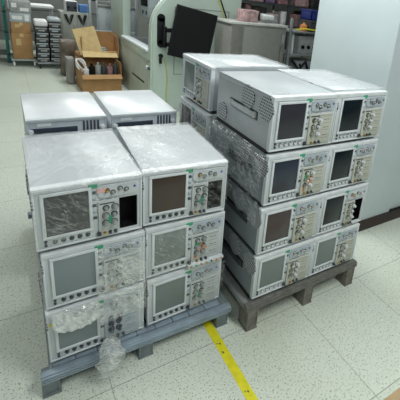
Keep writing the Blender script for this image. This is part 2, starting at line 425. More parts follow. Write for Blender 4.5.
# ---- left pallet stacks
ZL = .125
GL = 'instruments stacked on the blue-grey pallet'; GR = 'instruments stacked on the brown-grey pallet'; GB = 'turned instruments at the back of the brown-grey pallet'
zl = lambda n: ZL + FOOT + (n - 1) * PITCH
def P(x, y, rz):      # turn about the middle of the front edge
    r = math.radians(rz); cx, cy = W / 2, .1
    return (x + cx - (cx * math.cos(r) - cy * math.sin(r)), y + cy - (cx * math.sin(r) + cy * math.cos(r))), r
def place(label, x, y, z, rz=0, **k):
    (px, py), r = P(x, y, rz)
    return instrument(label, (px, py, z), r, **k)
A1 = place('film-wrapped instrument with streaky dark screen and black bay, top of front left stack', 0, 0, zl(3), 0, screen='film', keys='print', knob='devp', module='pmod', bay=True, accent=('greenstrip', 'redsticker', 'bluecap'), group=GL)
A2 = place('instrument with clear grey screen, middle of the front left stack', .013, 0, zl(2), 0, keys='print', knob='devp', module='pmod', screen='grey', group=GL, accent=('bluecap',))
A3 = place('instrument with yellow sticker and grey screen, bottom of the front left stack', .008, 0, zl(1), 0, keys='print', knob='devp', screen='grey', group=GL, accent=('dim', 'yellowtag'), module='strip')
C1 = place('instrument with dark brown screen and black empty bay, top of its stack', .436, .0, zl(3), -2.5, screen='brown', keys='print', knob='devp', module='pmod', bay=True, accent=('greenstrip', 'bluecap'), group=GL)
C2 = place('instrument with dull streaked screen, middle of the stack under the brown-screened one', .4455, .004, zl(2), 0, keys='print', knob='devp', module='pmod', screen='green', group=GL, accent=('orangetag', 'greentag', 'bluecap'))
lg = part('probe_ledge', MB().box(.215, .424, -.026, .003, .001, .018, .003), M['frame'], C2, 'pale ledge with a row of coloured sockets')
for k, c in enumerate(('brass', 'green', 'red', 'brass', 'darkkey', 'orange', 'brass')):
    cp('socket', 'ledge_socket', lambda: MB().cyl((0, 0, 0), (0, -.008, 0), .005, .005, 10, .001), c, lg, (.228 + k * .030, -.026, .010))
C3 = place('instrument with greenish grey screen and green sticker, bottom of the stack above the yellow tape', .450, .006, zl(1), 1.5, keys='print', knob='devp', module='pmod', screen='green', group=GL, accent=('greenstrip', 'bluecap'))
YB = .611 + .264 
nm = {3: 'top', 2: 'middle', 1: 'bottom'}
for n in (3, 2, 1):
    plain_unit('unwrapped pale grey instrument, %s of the rear left stack of the blue-grey pallet' % nm[n], (.028, YB, zl(n)), GL)
    plain_unit('unwrapped pale grey instrument, %s of the rear right stack of the blue-grey pallet' % nm[n], (.484, YB, zl(n)), GL)
# ---- right pallet stacks
ZR = .188; RX, RY = 1.0023, -.154
zr = lambda n: ZR + FOOT + (n - 1) * PITCH
E1 = place('instrument with bare pale side, strap handle and charcoal screen above the film-sided one', RX, RY, zr(4), 0, screen='dark', group=GR, sides=1)
tl_ = part('printed_label', MB().box(.03, .125, .035, .085, H + .0002, H + .0008).ink().box(.034, .121, .039, .043, H + .0008, H + .0012).box(.034, .121, .077, .081, H + .0008, H + .0012).box(.034, .038, .039, .081, H + .0008, H + .0012).box(.117, .121, .039, .081, H + .0008, H + .0012).box(.045, .110, .056, .064, H + .0008, H + .0012), M['trim'], E1, 'pale label with dark print on the top')
E2 = place('tagged instrument with film over its side, directly below the bare-sided one', RX + .006, RY, zr(3), 0, screen='navy', group=GR, accent=('greentag', 'orangetag'), handle='dhandle', case='case_mid_shade', sides=1)
E3 = place('instrument with reddish dark screen, third from top in the left stack of the brown-grey pallet', RX + .002, RY, zr(2), 0, screen='red', group=GR, handle='dhandle', case='case_mid_shade', accent=(), sides=1)
E4 = place('instrument with grey-green screen, bottom of the left stack of the brown-grey pallet', RX + .002, RY, zr(1), 0, screen='green', group=GR, handle='dhandle', case='case_mid_shade', sides=1)
F0 = 1.4335
F1 = place('film-topped instrument with black screen, top of the right stack beside the pale wall', F0, RY + .002, zr(4), 0, screen='black', group=GR)
F2 = place('instrument with black screen, second from top beside the pale wall', F0, RY, zr(3), 0, screen='black', group=GR)
F3 = place('instrument with black screen and narrow black bay, third from top beside the pale wall', F0, RY, zr(2), 0, screen='black', bay=True, group=GR)
F4 = place('instrument with grey screen, bottom of the right stack beside the dark skirting', F0, RY, zr(1), 0, screen='green', group=GR)
for f in (F1, F2, F3, F4): f.scale = (.95, 1, 1)
# rear stack turned to face left
gl = {4: 'film-topped instrument facing left, top of the rear stack before the black monitor', 3: 'film-fronted instrument turned to face left, second from top of the rear stack',
      2: 'turned instrument third from top in the rear stack', 1: 'turned instrument at the bottom of the rear stack'}
for n in (4, 3, 2, 1):
    g = instrument(gl[n], (RX + (0 if n > 3 else -.012), 1.025, zr(n)), -PI / 2, screen='green' if n == 4 else 'red', group=GB, vents=True)
    g.scale = (1.11, 1, 1)

# ---------------------------------------------------------------- pallets
def pallet(name, label, x0, x1, y0, y1, zt, th, mt, ml, md, legs, legw, rz=0, inset=0):
    t = thing(name, label, 'pallet', (x0, y0, 0), rz)
    w, l = x1 - x0, y1 - y0
    b = MB()                                              # front and back channelled beams
    for ya in (0, l - .05):
        b = MB(); b.box(0, w, ya + .010, ya + .044, zt - th, zt - .003, .003)
        for k in range(3):
            zz = zt - th + .004 + k * (th - .008) / 3
            b.box(0, w, ya, ya + .012, zz, zz + (th - .008) / 3 - .005, .002)
        part('edge_beam', b, mt, t)
    for xa in (inset, w - .05):
        b = MB(); b.box(xa, xa + .05, .045, l - .045, zt - th, zt - .006, .003)
        b.box(xa + .004, xa + .014, .045, l - .045, zt - .02, zt - .003, .001); b.box(xa + .034, xa + .042, .045, l - .045, zt - .02, zt - .003, .001)
        part('side_rail', b, md, t)
    n = 9; pw = (w - .1) / n
    for k in range(n):
        part('deck_slat', MB().box(.05 + k * pw + .0015, .05 + (k + 1) * pw - .0015, .05, l - .05, zt - .03, zt - .0025, .003), mt, t)
    for xa in legs:
        for ya in (0.004, l / 2 - .05, l - .104):
            b = MB(); h = zt - th - .001; xa = max(xa, inset + .03) if ya > .1 else xa
            b.box(xa, xa + legw, ya + .004, ya + .1, 0, h, .003)
            b.ring(xa, xa + legw, ya, ya + .01, .004, h, .009, .002)
            b.box(xa - .003, xa + legw + .003, ya - .003, ya + .103, 0, .006, .001)
            b.cyl((xa + legw * .5, ya + .006, h * .5), (xa + legw * .5, ya + .002, h * .5), min(.016, h * .3), None, 14)
            part('leg', b, ml, t)
    part('runner', MB().box(.05, w - .05, l / 2 - .04, l / 2 + .04, zt - th - .0005, zt - .031, .003), ml, t)
    return t
pallet('metal_pallet', 'blue-grey metal pallet with grooved edge under the left stacks', -.036, .925, -.05, 1.50, ZL + .0025, .048, M['alu'], M['alu2'], M['alu2'], (.002, .430, .872), .072, math.radians(-1.2), .035)
pallet('metal_pallet', 'brown-grey pallet with pale side rail under the right stacks', .965, 1.875, -.178, 1.14, ZR + .0025, .046, M['steelb'], M['tan_leg'], M['steell'], (.012, .440, .826), .072)

# ---------------------------------------------------------------- clear film
def film(name, label, path, u0, u1, m, nu=44, ns=60, amp=.006, cut=None, tf=None, seed=0, lift=.004, group=None, side=1, fr=16, m2=None):
    """path: list of (a,b) points in the plane; u runs across; tf maps (u,a,b)->xyz"""
    pts = [Vector(p) for p in path]; L = [0]
    for i in range(1, len(pts)): L.append(L[-1] + (pts[i] - pts[i - 1]).length)
    def at(s):
        s = max(0, min(L[-1], s))
        for i in range(1, len(pts)):
            if s <= L[i]:
                d = (pts[i] - pts[i - 1]) / (L[i] - L[i - 1]); return pts[i - 1] + d * (s - L[i - 1]), Vector((-d.y, d.x)) * side
        d = (pts[-1] - pts[-2]).normalized(); return pts[-1], Vector((-d.y, d.x)) * side
    bm = bmesh.new(); V = []
    for i in range(nu + 1):
        fu = i / nu; u = u0 + (u1 - u0) * fu; row = []
        end = L[-1] * (cut(fu) if cut else 1)
        for j in range(ns + 1):
            s = end * j / ns; p, n = at(s)
            q = Vector((u * fr + seed * 3.1, s * fr * .7, seed))
            k = (1 - abs(noise.noise(q)) * 2.2) * .6 + noise.noise(q * 2.7) * .4
            d = lift + amp * max(0, k + .25)
            p = p + n * d
            x = u + amp * .8 * noise.noise(q * 1.3 + Vector((9, 9, 9)))
            row.append(bm.verts.new(tf(x, p.x, p.y)))
        V.append(row)
    for i in range(nu):
        for j in range(ns): bm.faces.new((V[i][j], V[i + 1][j], V[i + 1][j + 1], V[i][j + 1]))
    if m2:
        lim = sum(L_ for L_ in [L[-3]]) + .012
        k = 0
        for i in range(nu):
            end = L[-1] * (cut((i + .5) / nu) if cut else 1)
            for j in range(ns):
                bm.faces.ensure_lookup_table() if k == 0 else None
                if end * (j + .5) / ns > lim: bm.faces[k].material_index = 1
                k += 1
    me = bpy.data.meshes.new(name); bm.to_mesh(me); bm.free(); me.materials.append(m)
    if m2: me.materials.append(m2)
    for p in me.polygons: p.use_smooth = True
    return tag(link(name, me), label, 'plastic film', group)
def front_tf(x0, y0, z0, rz=0):
    (px, py), r = P(x0, y0, rz); c, s = math.cos(r), math.sin(r)
    return lambda u, a, b: (px + c * u - s * a, py + s * u + c * a, z0 + b)
GF = 'clear plastic film on the instruments'
topfront = [(D + .012, H - .05), (D + .012, H + .002), (-.003, H + .003), (-.010, H - .02), (-.012, .01)]
def frac(mn, mx): return lambda f: mn + (mx - mn) * f
tl = sum((Vector(topfront[i]) - Vector(topfront[i - 1])).length for i in range(1, 5))
film('plastic_film', 'clear wrinkled film over the top and streaky screen of the front left stack top', topfront, .0, W + .002, M['film_top'], 60, 90, .0028,
     cut=lambda f: (tl - .012 - .24 * max(0, min(1, (f - .5) * 14)) - .008 * math.sin(f * 20)) / tl, tf=front_tf(0, 0, zl(3)), seed=1, group=GF, side=-1, lift=.002, m2=M['film_front'])
film('plastic_film', 'clear film with bright patch over the top of the brown-screened instrument', topfront, .0, W + .002, M['film_top'], 60, 90, .0028,
     cut=lambda f: (tl - (.262 if f < .62 else .262 - .24 * min(1, (f - .62) * 9))) / tl, tf=front_tf(.436, 0, zl(3), -2.5), seed=2, group=GF, side=-1, lift=.002, m2=M['film_front'])
fronts = [(-.012, H - .01), (-.020, H * .5), (-.014, -.02)]
film('plastic_film', 'clear film over the controls of the middle instrument in the front left stack', [(-.020, H - .015), (-.030, H * .5), (-.022, -.03), (-.032, -.14)], .205, W - .004, M['film_crumple'], 40, 60, .009,
     tf=front_tf(.013, 0, zl(2)), seed=3, group=GF, side=-1, fr=22)
film('plastic_film', 'crumpled film bunched over the screen top of the bottom left instrument', [(-.008, H + .004), (-.022, H - .04), (-.022, H - .11)], .02, .215, M['film_dense'], 40, 40, .016,
     cut=lambda f: .55 + .45 * math.sin(f * PI) ** .5 , tf=front_tf(.008, 0, zl(1)), seed=4, group=GF, side=-1, fr=26)
film('plastic_film', 'clear film over the controls of the bottom left instrument beside the black gap', [(-.022, H - .045), (-.030, H * .5), (-.020, .01)], .215, W - .006, M['film_front'], 34, 50, .008,
     tf=front_tf(.008, 0, zl(1)), seed=5, group=GF, side=-1, fr=22)
film('plastic_film', 'clear streaky film over the dull screen of the middle right instrument on blue-grey pallet', [(-.020, H - .01), (-.026, H * .5), (-.020, .02)], .01, .24, M['film_front'], 34, 50, .007,
     tf=front_tf(.4455, .004, zl(2)), seed=6, group=GF, side=-1, fr=20)
film('plastic_film', 'clear film edge over the controls of the instrument nearest the yellow tape', [(-.022, H - .0), (-.028, H * .5), (-.018, .0)], .24, W + .006, M['film_front'], 34, 50, .006,
     cut=lambda f: 1 - .75 * max(0, f - .55) ** 2 * 4, tf=front_tf(.450, .006, zl(1), 1.5), seed=7, group=GF, side=-1, fr=20)
# right pallet
def side_tf(x0, y0, z0): return lambda u, a, b: (x0 + a, y0 + u, z0 + b)
film('plastic_film', 'clear pleated film over the left side of the tagged instrument under the bare-sided one', [(.006, H - .002), (-.024, H - .02), (-.028, H * .5), (-.034, -.04), (-.030, -.13)], -.012, D + .01, M['film_side'], 90, 60, .010,
     cut=lambda f: .95 if f < .16 else max(.62, .95 - (f - .16) * .5), tf=side_tf(RX, RY, zr(3)), seed=8, group=GF, side=-1, fr=14)
film('plastic_film', 'clear film over the top of the black-screened instrument beside the pale wall', [(D + .012, H - .04), (D + .012, H + .002), (.05, H + .003)], .0, W + .004, M['film_top'], 50, 70, .003,
     tf=front_tf(F0, RY, zr(4)), seed=9, group=GF, side=-1, lift=.002)
def rot_tf(x0, y0, z0): return lambda u, a, b: (x0 + a, y0 - u, z0 + b)
film('plastic_film', 'clear film over the top of the rear instrument that faces left', [(D + .012, H - .04), (D + .012, H + .002), (.0, H + .003), (-.006, H - .02)], .0, W * 1.11, M['film_top'], 50, 70, .003,
     tf=rot_tf(RX, 1.025, zr(4)), seed=10, group=GF, side=-1, lift=.002)
film('plastic_film', 'clear film with crossed creases over the front of the second rear instrument', [(-.016, H + .012), (-.030, H - .04), (-.024, .02)], .0, W * 1.11, M['film_front'], 60, 50, .012,
     tf=rot_tf(RX - .012, 1.025, zr(3)), seed=11, group=GF, side=-1, fr=18)
# hanging bunch in front of the left pallet
bm = bmesh.new(); V = []
nz_, na = 44, 40
for j in range(nz_ + 1):
    f = j / nz_; z = .265 - f * .245
    wd = .016 + .040 * math.sin(min(1, f * 1.15) * PI) ** .7 + (.012 if f > .8 else 0)
    cx = .246 + .012 * math.sin(f * 5) - .012 * f; cy = -.092 - .02 * math.sin(f * PI) - .012 * f
    row = []
    for i in range(na):
        a = 2 * PI * i / na
        r = wd * (1 + .45 * noise.noise(Vector((math.cos(a) * 1.7, math.sin(a) * 1.7, f * 5))) + .25 * noise.noise(Vector((math.cos(a) * 4, math.sin(a) * 4, f * 12))))
        row.append(bm.verts.new((cx + r * math.cos(a), cy + r * .38 * math.sin(a), z + .012 * noise.noise(Vector((a, f * 4, 3))))))
    V.append(row)
for j in range(nz_):
    for i in range(na): bm.faces.new((V[j][i], V[j + 1][i], V[j + 1][(i + 1) % na], V[j][(i + 1) % na]))
me = bpy.data.meshes.new('hanging_film'); bm.to_mesh(me); bm.free(); me.materials.append(M['film_crumple'])
for p in me.polygons: p.use_smooth = True
tag(link('plastic_film', me), 'loose bunch of clear film hanging in front of the blue-grey pallet edge', 'plastic film', GF)

# ---------------------------------------------------------------- room
struct('floor', MB().box(-5, 13, -4, 12, -.05, 0), M['floor'], 'pale speckled vinyl tile floor with thin dark joints')
struct('wall_back', MB().box(-5, 13, 11.0, 11.1, 0, 3.3), M['wallb'], 'dim grey far wall behind the shelving')
px0, px1, py0, py1 = 2.372, 4.6, .29, 1.24
struct('wall_right', MB().box(px0, px1, py0, py1, 0, 3.3, .004), M['pillar'], 'pale blue-grey painted wall block beside the right stacks')
sk = MB(); sk.box(px0 - .012, px1, py0 - .012, py0, 0, .108, .002); sk.box(px0 - .012, px0, py0, py1, 0, .108, .002)
struct('baseboard_right', sk, M['skirt'], 'dark brown skirting along the foot of the pale wall')
struct('ceiling', MB().box(-5, 13, -4, 12, 3.3, 3.35), M['ceil'], 'white ceiling')
solo('cable_cover', MB().box(0, .5, -.016, 0, 0, .022, .004).cyl((0, -.008, .011), (.03, -.008, .011), .014), M['gloss_black'], 'black cable end lying along the top of the dark skirting', 'cable', loc=(2.80, py0 - .0005, .1085))
# yellow tape
b = MB(); b.box(.779, .829, -1.4, 2.6, .0004, .0016)
tp = thing('floor_tape', 'yellow floor marking tape running out from between the pallets', 'floor tape')
part('tape_strip', b, M['tape'], tp)
for k, (yy, s) in enumerate(((-.18, 1), (-.24, -1), (-.50, 1), (-.56, -1), (-.84, 1))):
    part('printed_mark', MB().box(.798 + s * .004, .806 + s * .004, yy, yy + .012, .0016, .0020).box(.790, .796, yy + .008, yy + .016, .0016, .0020), M['print'], tp, 'small dark printed mark on the tape')
# cardboard at the lower right
cb = thing('cardboard_sheet', 'brown cardboard lying on the floor in the bottom right corner', 'cardboard', (1.385, -1.345, 0))
part('sheet', MB().box(0, .75, 0, .46, .001, .007, .001), M['cardf'], cb)
part('flap', MB().box(0.02, .73, .10, .40, .0075, .012, .001), M['cardf'], cb)

# ---------------------------------------------------------------- large machine behind
XA, YM = 1.72, 4.05; MZ = 2.25; YE = 6.58; OY0, OY1, OZ0, OZ1 = 4.28, 5.66, .96, 2.02
mc = thing('scanner_machine', 'large pale green rounded machine with arched side opening and black monitor bracket', 'machine', (XA, YM, 0))
def mb(): return MB()
part('side_shell', mb().box(-.02, .12, OY1 - YM, YE - YM, .78, MZ, .03).box(-.02, .12, .13, OY1 - YM + .05, .78, .90, .02), M['machine'], mc)
part('side_door', mb().box(-.012, .10, .05, YE - YM, .03, .80, .012).box(-.02, .0, .06, 2.45, .76, .80, .006), M['machine_lo'], mc, 'beige lower door')
part('sill', mb().box(-.05, .10, .16, 1.64, .90, .955, .02, None, 3), M['frame'], mc, 'pale rounded sill')
part('door_slot', mb().box(-.016, -.011, .36, 1.06, .382, .408, .001), M['black'], mc)
part('plinth', mb().box(.0, 1.5, .03, YE - YM, 0, .03).box(-.03, -.0, .03, YE - YM + .02, 0, .018), M['frame'], mc)
arc = [(.586 - .606 * math.cos(t), 1.25 + .606 * math.sin(t)) for t in [k * PI / 24 for k in range(13)]]
part('front_shell', mb().prism([(-.02, .03)] + arc + [(1.42, 1.856), (1.42, .03)], 0, .15, .022).box(1.30, 1.42, .15, YE - YM, .03, 1.85).box(.60, 1.42, .15, YE - YM, 1.90, 1.96), M['machine'], mc)
arc2 = [(.600 - .590 * math.cos(t), 1.25 + .585 * math.sin(t)) for t in [k * PI / 24 for k in range(13)]]
arc3 = [(.600 - .48 * math.cos(t), 1.25 + .475 * math.sin(t)) for t in [k * PI / 24 for k in range(13)]]
part('arch_shade', mb().prism([(.01, .96)] + arc2 + [(1.2, 1.835), (1.2, 1.725)] + arc3[::-1] + [(.12, .96)], .151, .24), M['black'], mc, 'black band standing in for the shaded interior behind the arch')  # black band paints in the dark interior beside the opening
part('recess_wall', mb().box(.70, .72, .15, YE - YM - .06, .80, 1.97).box(.101, .70, .17, 2.45, .80, .83), M['machine_in'], mc)
dv = part('control_box', mb().box(.26, .50, 1.02, 1.60, 1.31, 1.86, .03), M['gpanel'], mc, 'grey control box inside the opening')
part('display', mb().box(.245, .262, 1.12, 1.46, 1.50, 1.78, .004), M['black'], dv)
for yy in (1.14, 1.34): part('button', mb().box(.246, .262, yy, yy + .06, 1.37, 1.43, .003), M['darkkey'], dv)
part('support', mb().box(.30, .42, 1.2, 1.4, 1.855, 1.90), M['machine_in'], dv)
part('panel_seam', mb().ring(.32, 1.20, -.004, .0, .60, 1.60, .010), M['machine_in'], mc, 'thin seam line of front hatch')
part('bracket_plate', mb().cyl((.118, -.02, 1.43), (.118, .01, 1.43), .055, None, 20).cyl((.118, -.02, 1.06), (.118, .01, 1.06), .055, None, 20).box(.063, .173, -.02, .01, 1.06, 1.43, .004), M['gloss_black'], mc, 'black rounded bracket plate')
part('door_handle', mb().cyl((.112, -.015, .89), (.112, -.06, .89), .03, None, 12).tube([(.112, -.05, .90), (.10, -.06, .85), (.105, -.05, .78)], .022), M['gloss_black'], mc, 'black handle')
part('cable', mb().tube([(.15, -.012, .85), (.20, -.014, .74), (.225, -.014, .55), (.21, -.014, .32), (.22, -.012, .12)], .008), M['cable'], mc, 'thin yellow cable')
part('cable', mb().tube([(.99, -.012, 1.78), (1.14, -.014, 1.45), (1.36, -.014, .97), (1.40, -.012, .4)], .012), M['cable'], mc, 'yellow-green cable down the right edge')
part('cable', mb().tube([(1.02, -.012, 1.80), (1.17, -.014, 1.46), (1.385, -.014, .97)], .010), M['black'], mc, 'black cable down the right edge')
for k in range(2): part('lock_knob', mb().cyl((-.018, .05 + k * .10, .685), (-.05, .05 + k * .10, .685), .028, .024, 12, .004), M['key'] if k else M['darkkey'], mc)
part('socket', mb().box(1.06, 1.13, -.012, .0, 1.34, 1.46, .004), M['devp'], mc)
# things on the sill
solo('spray_bottle', mb().cyl((1.66 + .16, 4.40, .8305), (1.66 + .16, 4.40, .98), .05, None, 14).cyl((1.82, 4.40, .98), (1.82, 4.40, 1.06), .02, None, 10).box(1.79, 1.85, 4.36, 4.40, 1.05, 1.09, .006), M['white'], 'small white bottle standing on the sill of the pale green machine', 'bottle')
solo('hand_tool', mb().box(1.86, 1.92, 4.55, 4.95, .8305, .90, .012).cyl((1.89, 4.6, .90), (1.89, 4.6, 1.02), .025, None, 10), M['darkkey'], 'dark tool lying on the sill of the pale green machine', 'tool')
# monitor held by its arm
mo = thing('wall_monitor', 'large black monitor on a swing arm in front of the pale green machine', 'monitor', (2.06, 3.86, 1.60))
ex = (Vector((2.601, 3.74, 1.540)) - Vector((2.0, 3.88, 1.652))).normalized(); ez = Vector((.10, .05, .74)); ez = (ez - ez.dot(ex) * ex).normalized(); ey = ez.cross(ex)
R4 = Matrix((( ex.x, ey.x, ez.x, 2.0), (ex.y, ey.y, ez.y, 3.86), (ex.z, ey.z, ez.z, 1.652), (0, 0, 0, 1)))
R4 = Matrix.Translation((-2.06, -3.86, -1.60)) @ R4
part('housing', MB().box(0, .60, .0, .035, -.73, 0, .012, R4), M['gloss_black'], mo)
part('screen', MB().box(.015, .585, -.003, .0005, -.715, -.015, .0, R4), M['black'], mo)
part('arm', MB().box(-.20, .10, .07, .10, -.36, -.30, .004).box(-.20, .10, .07, .10, -.56, -.50, .004).box(.02, .12, .045, .11, -.60, -.26, .01).box(-.215, -.17, .07, .168, -.58, -.28, .006), M['gloss_black'], mo)

# ---------------------------------------------------------------- cabinet, racks and shelf behind the right stacks
cab = thing('metal_cabinet', 'taupe metal cabinet with pale top behind the right stacks', 'cabinet', (2.66, 3.45, 0))
part('body', MB().box(0, .98, 0, .50, .04, 1.47, .006), M['tan'], cab)
part('worktop', MB().box(-.03, 1.0, -.02, .52, 1.471, 1.505, .006), M['ltop'], cab)
part('door', MB().box(.20, .88, -.018, -.0005, .07, 1.44, .006), M['tan'], cab)
part('side_strip', MB().box(.01, .185, -.012, -.0005, .07, 1.44, .004), M['taupe2'], cab)
part('latch', MB().box(.90, .96, -.020, -.0005, 1.22, 1.36, .006), M['devp'], cab)
part('edge_post', MB().box(.895, .975, -.014, -.0005, .07, 1.18, .004), M['taupe2'], cab)
part('base', MB().box(.02, .96, .02, .48, 0, .0395), M['black'], cab)
rk = thing('equipment_rack', 'grey open rack of equipment between the taupe cabinet and the pale wall', 'rack', (3.80, 3.55, 0))
for x in (0, .70):
    for y in (0, .5): part('post', MB().box(x, x + .04, y, y + .04, 0, 1.62, .003), M['steel'], rk)
for z in (.12, .62, 1.02, 1.40): part('shelf', MB().box(.0, .74, .0, .54, z, z + .02, .002), M['steel'], rk)
def device(label, x, y, z, w, d, h, m, face='devp', n=3, name='electronic_device', cat='device', group=None, knobs=True):
    t = thing(name, label, cat, (x, y, z), 0, group)
    part('casing', MB().box(0, w, .008, d, 0, h, .005), m, t)
    part('front_plate', MB().box(.01, w - .01, 0, .0075, .01, h - .01, .002), M[face], t)
    if knobs:
        for k in range(n): part('knob', MB().cyl((w * (.2 + .6 * k / max(1, n - 1)), 0, h * .4), (w * (.2 + .6 * k / max(1, n - 1)), -.016, h * .4), min(h, w) * .11, None, 10), M['black'], t)
    return t
device('grey-fronted device with dark dials on the upper rack shelf', 4.05, 3.60, 1.0405, .42, .36, .30, M['devp'], 'devp', 3, group='devices in the equipment rack')
device('grey device with dark knobs on the middle rack shelf', 4.05, 3.60, .6405, .42, .36, .28, M['devp'], 'gpanel', 3, group='devices in the equipment rack')
device('small dark device on the lowest rack shelf', 3.86, 3.62, .1405, .52, .36, .30, M['dev'], 'devp', 3, group='devices in the equipment rack')
solo('tube_lamp', MB().cyl((0, 0, 0), (0, 0, .30), .028, .024, 14, .004).cyl((0, 0, .30), (0, 0, .34), .018, .01, 12), M['white'], 'slim white cylinder standing on the rack shelf beside the cabinet', 'cylinder', loc=(3.95, 3.66, 1.0405))
solo('hazard_block', MB().box(0, .10, 0, .10, 0, .11, .02).cyl((.05, .05, .11), (.05, .05, .14), .03, .015), M['orange'], 'small orange block on top of the rack beside the blue crate', 'block', loc=(4.12, 3.64, 1.4205))
solo('plastic_crate', MB().box(0, .26, 0, .3, 0, .02, .004).box(0, .26, 0, .02, .0, .16, .004).box(0, .26, .28, .3, .0, .16, .004).box(0, .02, 0, .3, .0, .16, .004).box(.24, .26, 0, .3, .0, .16, .004).box(-.012, .272, -.012, .312, .145, .17, .004), M['navy'], 'navy blue plastic crate on top of the equipment rack', 'crate', loc=(4.25, 3.62, 1.4205 + .19))
solo('storage_box', MB().box(0, .30, 0, .36, 0, .18, .006).box(-.006, .306, -.006, .366, .15, .19, .004), M['dev'], 'dark box under the navy crate on the rack', 'box', loc=(4.24, 3.60, 1.4205))
solo('yellow_rod', MB().tube([(3.90, 3.56, 1.445), (4.1, 3.555, 1.47), (4.46, 3.56, 1.448)], .012), M['yellow'], 'thin yellow rod lying across the rack top', 'rod')
solo('cable_bundle', MB().tube([(3.86, 3.50, .95), (4.0, 3.46, .80), (4.14, 3.47, .93), (4.25, 3.48, .72), (4.18, 3.47, .48), (4.3, 3.46, .40), (4.32, 3.44, .02)], .025).tube([(3.9, 3.48, .62), (4.05, 3.44, .76), (4.22, 3.43, .80), (4.4, 3.45, .98)], .018).tube([(4.0, 3.45, .9), (4.12, 3.43, .62), (4.35, 3.45, .52)], .02), M['gloss_black'], 'tangle of black cables hanging in front of the rack', 'cable')
# teal sheet: crumpled cloth
def cloth(w, h, m, name, label, cat, loc, rot=(0, 0, 0), amp=.05, seed=0, fold=9, group=None, th=.006):
    bm = bmesh.new(); n, k = 26, 26; V = []
    for i in range(n + 1):
        V.append([bm.verts.new((w * i / n, amp * (.6 * math.sin(fold * i / n + 2 * noise.noise(Vector((i * .1, j * .05, seed)))) + noise.noise(Vector((i * .2, j * .12, seed + 5)))), -h * j / k * (1 + .06 * noise.noise(Vector((i * .3, 0, seed)))))) for j in range(k + 1)])
    for i in range(n):
        for j in range(k): bm.faces.new((V[i][j], V[i + 1][j], V[i + 1][j + 1], V[i][j + 1]))
    bmesh.ops.solidify(bm, geom=list(bm.faces), thickness=th)
    me = bpy.data.meshes.new(name); bm.to_mesh(me); bm.free(); me.materials.append(m)
    for p in me.polygons: p.use_smooth = True
    return tag(link(name, me, None, loc, rot), label, cat, group)
cloth(.50, .42, M['tealc'], 'plastic_sheet', 'teal-grey plastic sheet draped low in front of the rack', 'plastic sheet', (3.98, 3.40, .82), (-.25, 0, 0), .03, 3)

# shelving with pinkish bundles behind the cabinet
sh = thing('storage_shelf', 'tall open shelving of bundled goods behind the taupe cabinet', 'shelf', (3.55, 5.20, 0))
for x in (0, 1.35, 2.7):
    for y in (0, .6): part('post', MB().box(x, x + .05, y, y + .05, 0, 2.3, .003), M['dev'], sh)
for z in (.35, .85, 1.32, 1.76, 2.2): part('shelf_board', MB().box(0, 2.75, 0, .65, z, z + .03, .003), M['dev'], sh)
def bundle(name, label, cat, x, y, z, w, d, h, m, grp, seed):
    bm = bmesh.new(); bmesh.ops.create_cube(bm, size=1); bmesh.ops.subdivide_edges(bm, edges=bm.edges, cuts=7, use_grid_fill=True)
    for v in bm.verts:
        c = v.co.copy(); s = 1 - .22 * (max(0, abs(c.x) * 2 - .7) + max(0, abs(c.y) * 2 - .7))
        q = Vector((c.x * w, c.y * d, c.z * h)) * 9 + Vector((seed * 7, 0, 0)); n = noise.noise(q)
        zz = (c.z * (1 + .10 * n) if c.z > -.49 else c.z)
        v.co = Vector((c.x * w * s * (1 + .12 * n), c.y * d * s * (1 + .12 * n), (zz + .5) * h))
    me = bpy.data.meshes.new(name); bm.to_mesh(me); bm.free(); me.materials.append(m)
    for p in me.polygons: p.use_smooth = True
    return tag(link(name, me, None, (x + w / 2, y + d / 2, z)), label, cat, grp)
gp = 'bundles on the shelving behind the cabinet'
row = [('dark cloth bundle at the left end of the shelving', 'darkc', .24, .33), ('dusty pink cloth bundle left on the shelving', 'pinkd', .16, .38), ('charcoal cloth bundle beside the dusty pink one on the shelving', 'darkc', .34, .34), ('pale pink bundle on the shelving behind the cabinet', 'pinkc', .30, .24),
       ('white crumpled packet beside the pale pink bundle', 'white', .16, .30), ('dark brown bundle in the middle of the shelving', 'pinkd', .34, .27), ('black bundle right of the dark brown bundle', 'darkc', .34, .34), ('pink bundle at the right of the shelving', 'pinkc', .26, .30)]
x = 3.64
for k, (lab, m, w, h) in enumerate(row):
    bundle('cloth_bundle', lab, 'bundle', x, 5.26, 1.3505, w, .42, h, M[m], gp, k); x += w + .03
x = 3.66
row2 = [('dark bundle at the left of the upper shelf', 'darkc', .30), ('pink bundle on the upper shelf', 'pinkc', .34), ('purple bundle on the upper shelf', 'purple', .24), ('dark pink bundle on the upper shelf', 'pinkd', .42), ('pale pink bundle at the right of the upper shelf', 'pinkc', .40), ('charcoal bundle at the right end of the upper shelf', 'darkc', .35)]
for k, (lab, m, w) in enumerate(row2):
    bundle('cloth_bundle', lab, 'bundle', x, 5.26, 1.7905, w, .42, .26, M[m], gp, k + 20); x += w + .04
for k, (x, w, h, m, lab) in enumerate(((2.90, .30, .17, 'pinkc', 'pink crumpled bag on the taupe cabinet top'), )):
    bundle('crumpled_bag', lab, 'bag', x, 3.56, 1.5055, w, .26, h, M[m], None, 40 + k)
tt = thing('hair_dryer_tool', 'white and grey handheld tool lying on the taupe cabinet top', 'tool', (3.36, 3.62, 1.5055))
part('barrel', MB().cyl((-.10, 0, .09), (.12, 0, .09), .045, .035, 14, .006), M['white'], tt)
part('grip', MB().box(-.02, .03, -.02, .02, 0, .07, .008), M['devp'], tt)
solo('lidded_box', MB().box(0, .22, 0, .2, 0, .12, .006).box(-.006, .226, -.006, .206, .1, .13, .004), M['devp'], 'small grey lidded box on the right of the taupe cabinet top', 'box', loc=(3.42, 3.72, 1.5055))
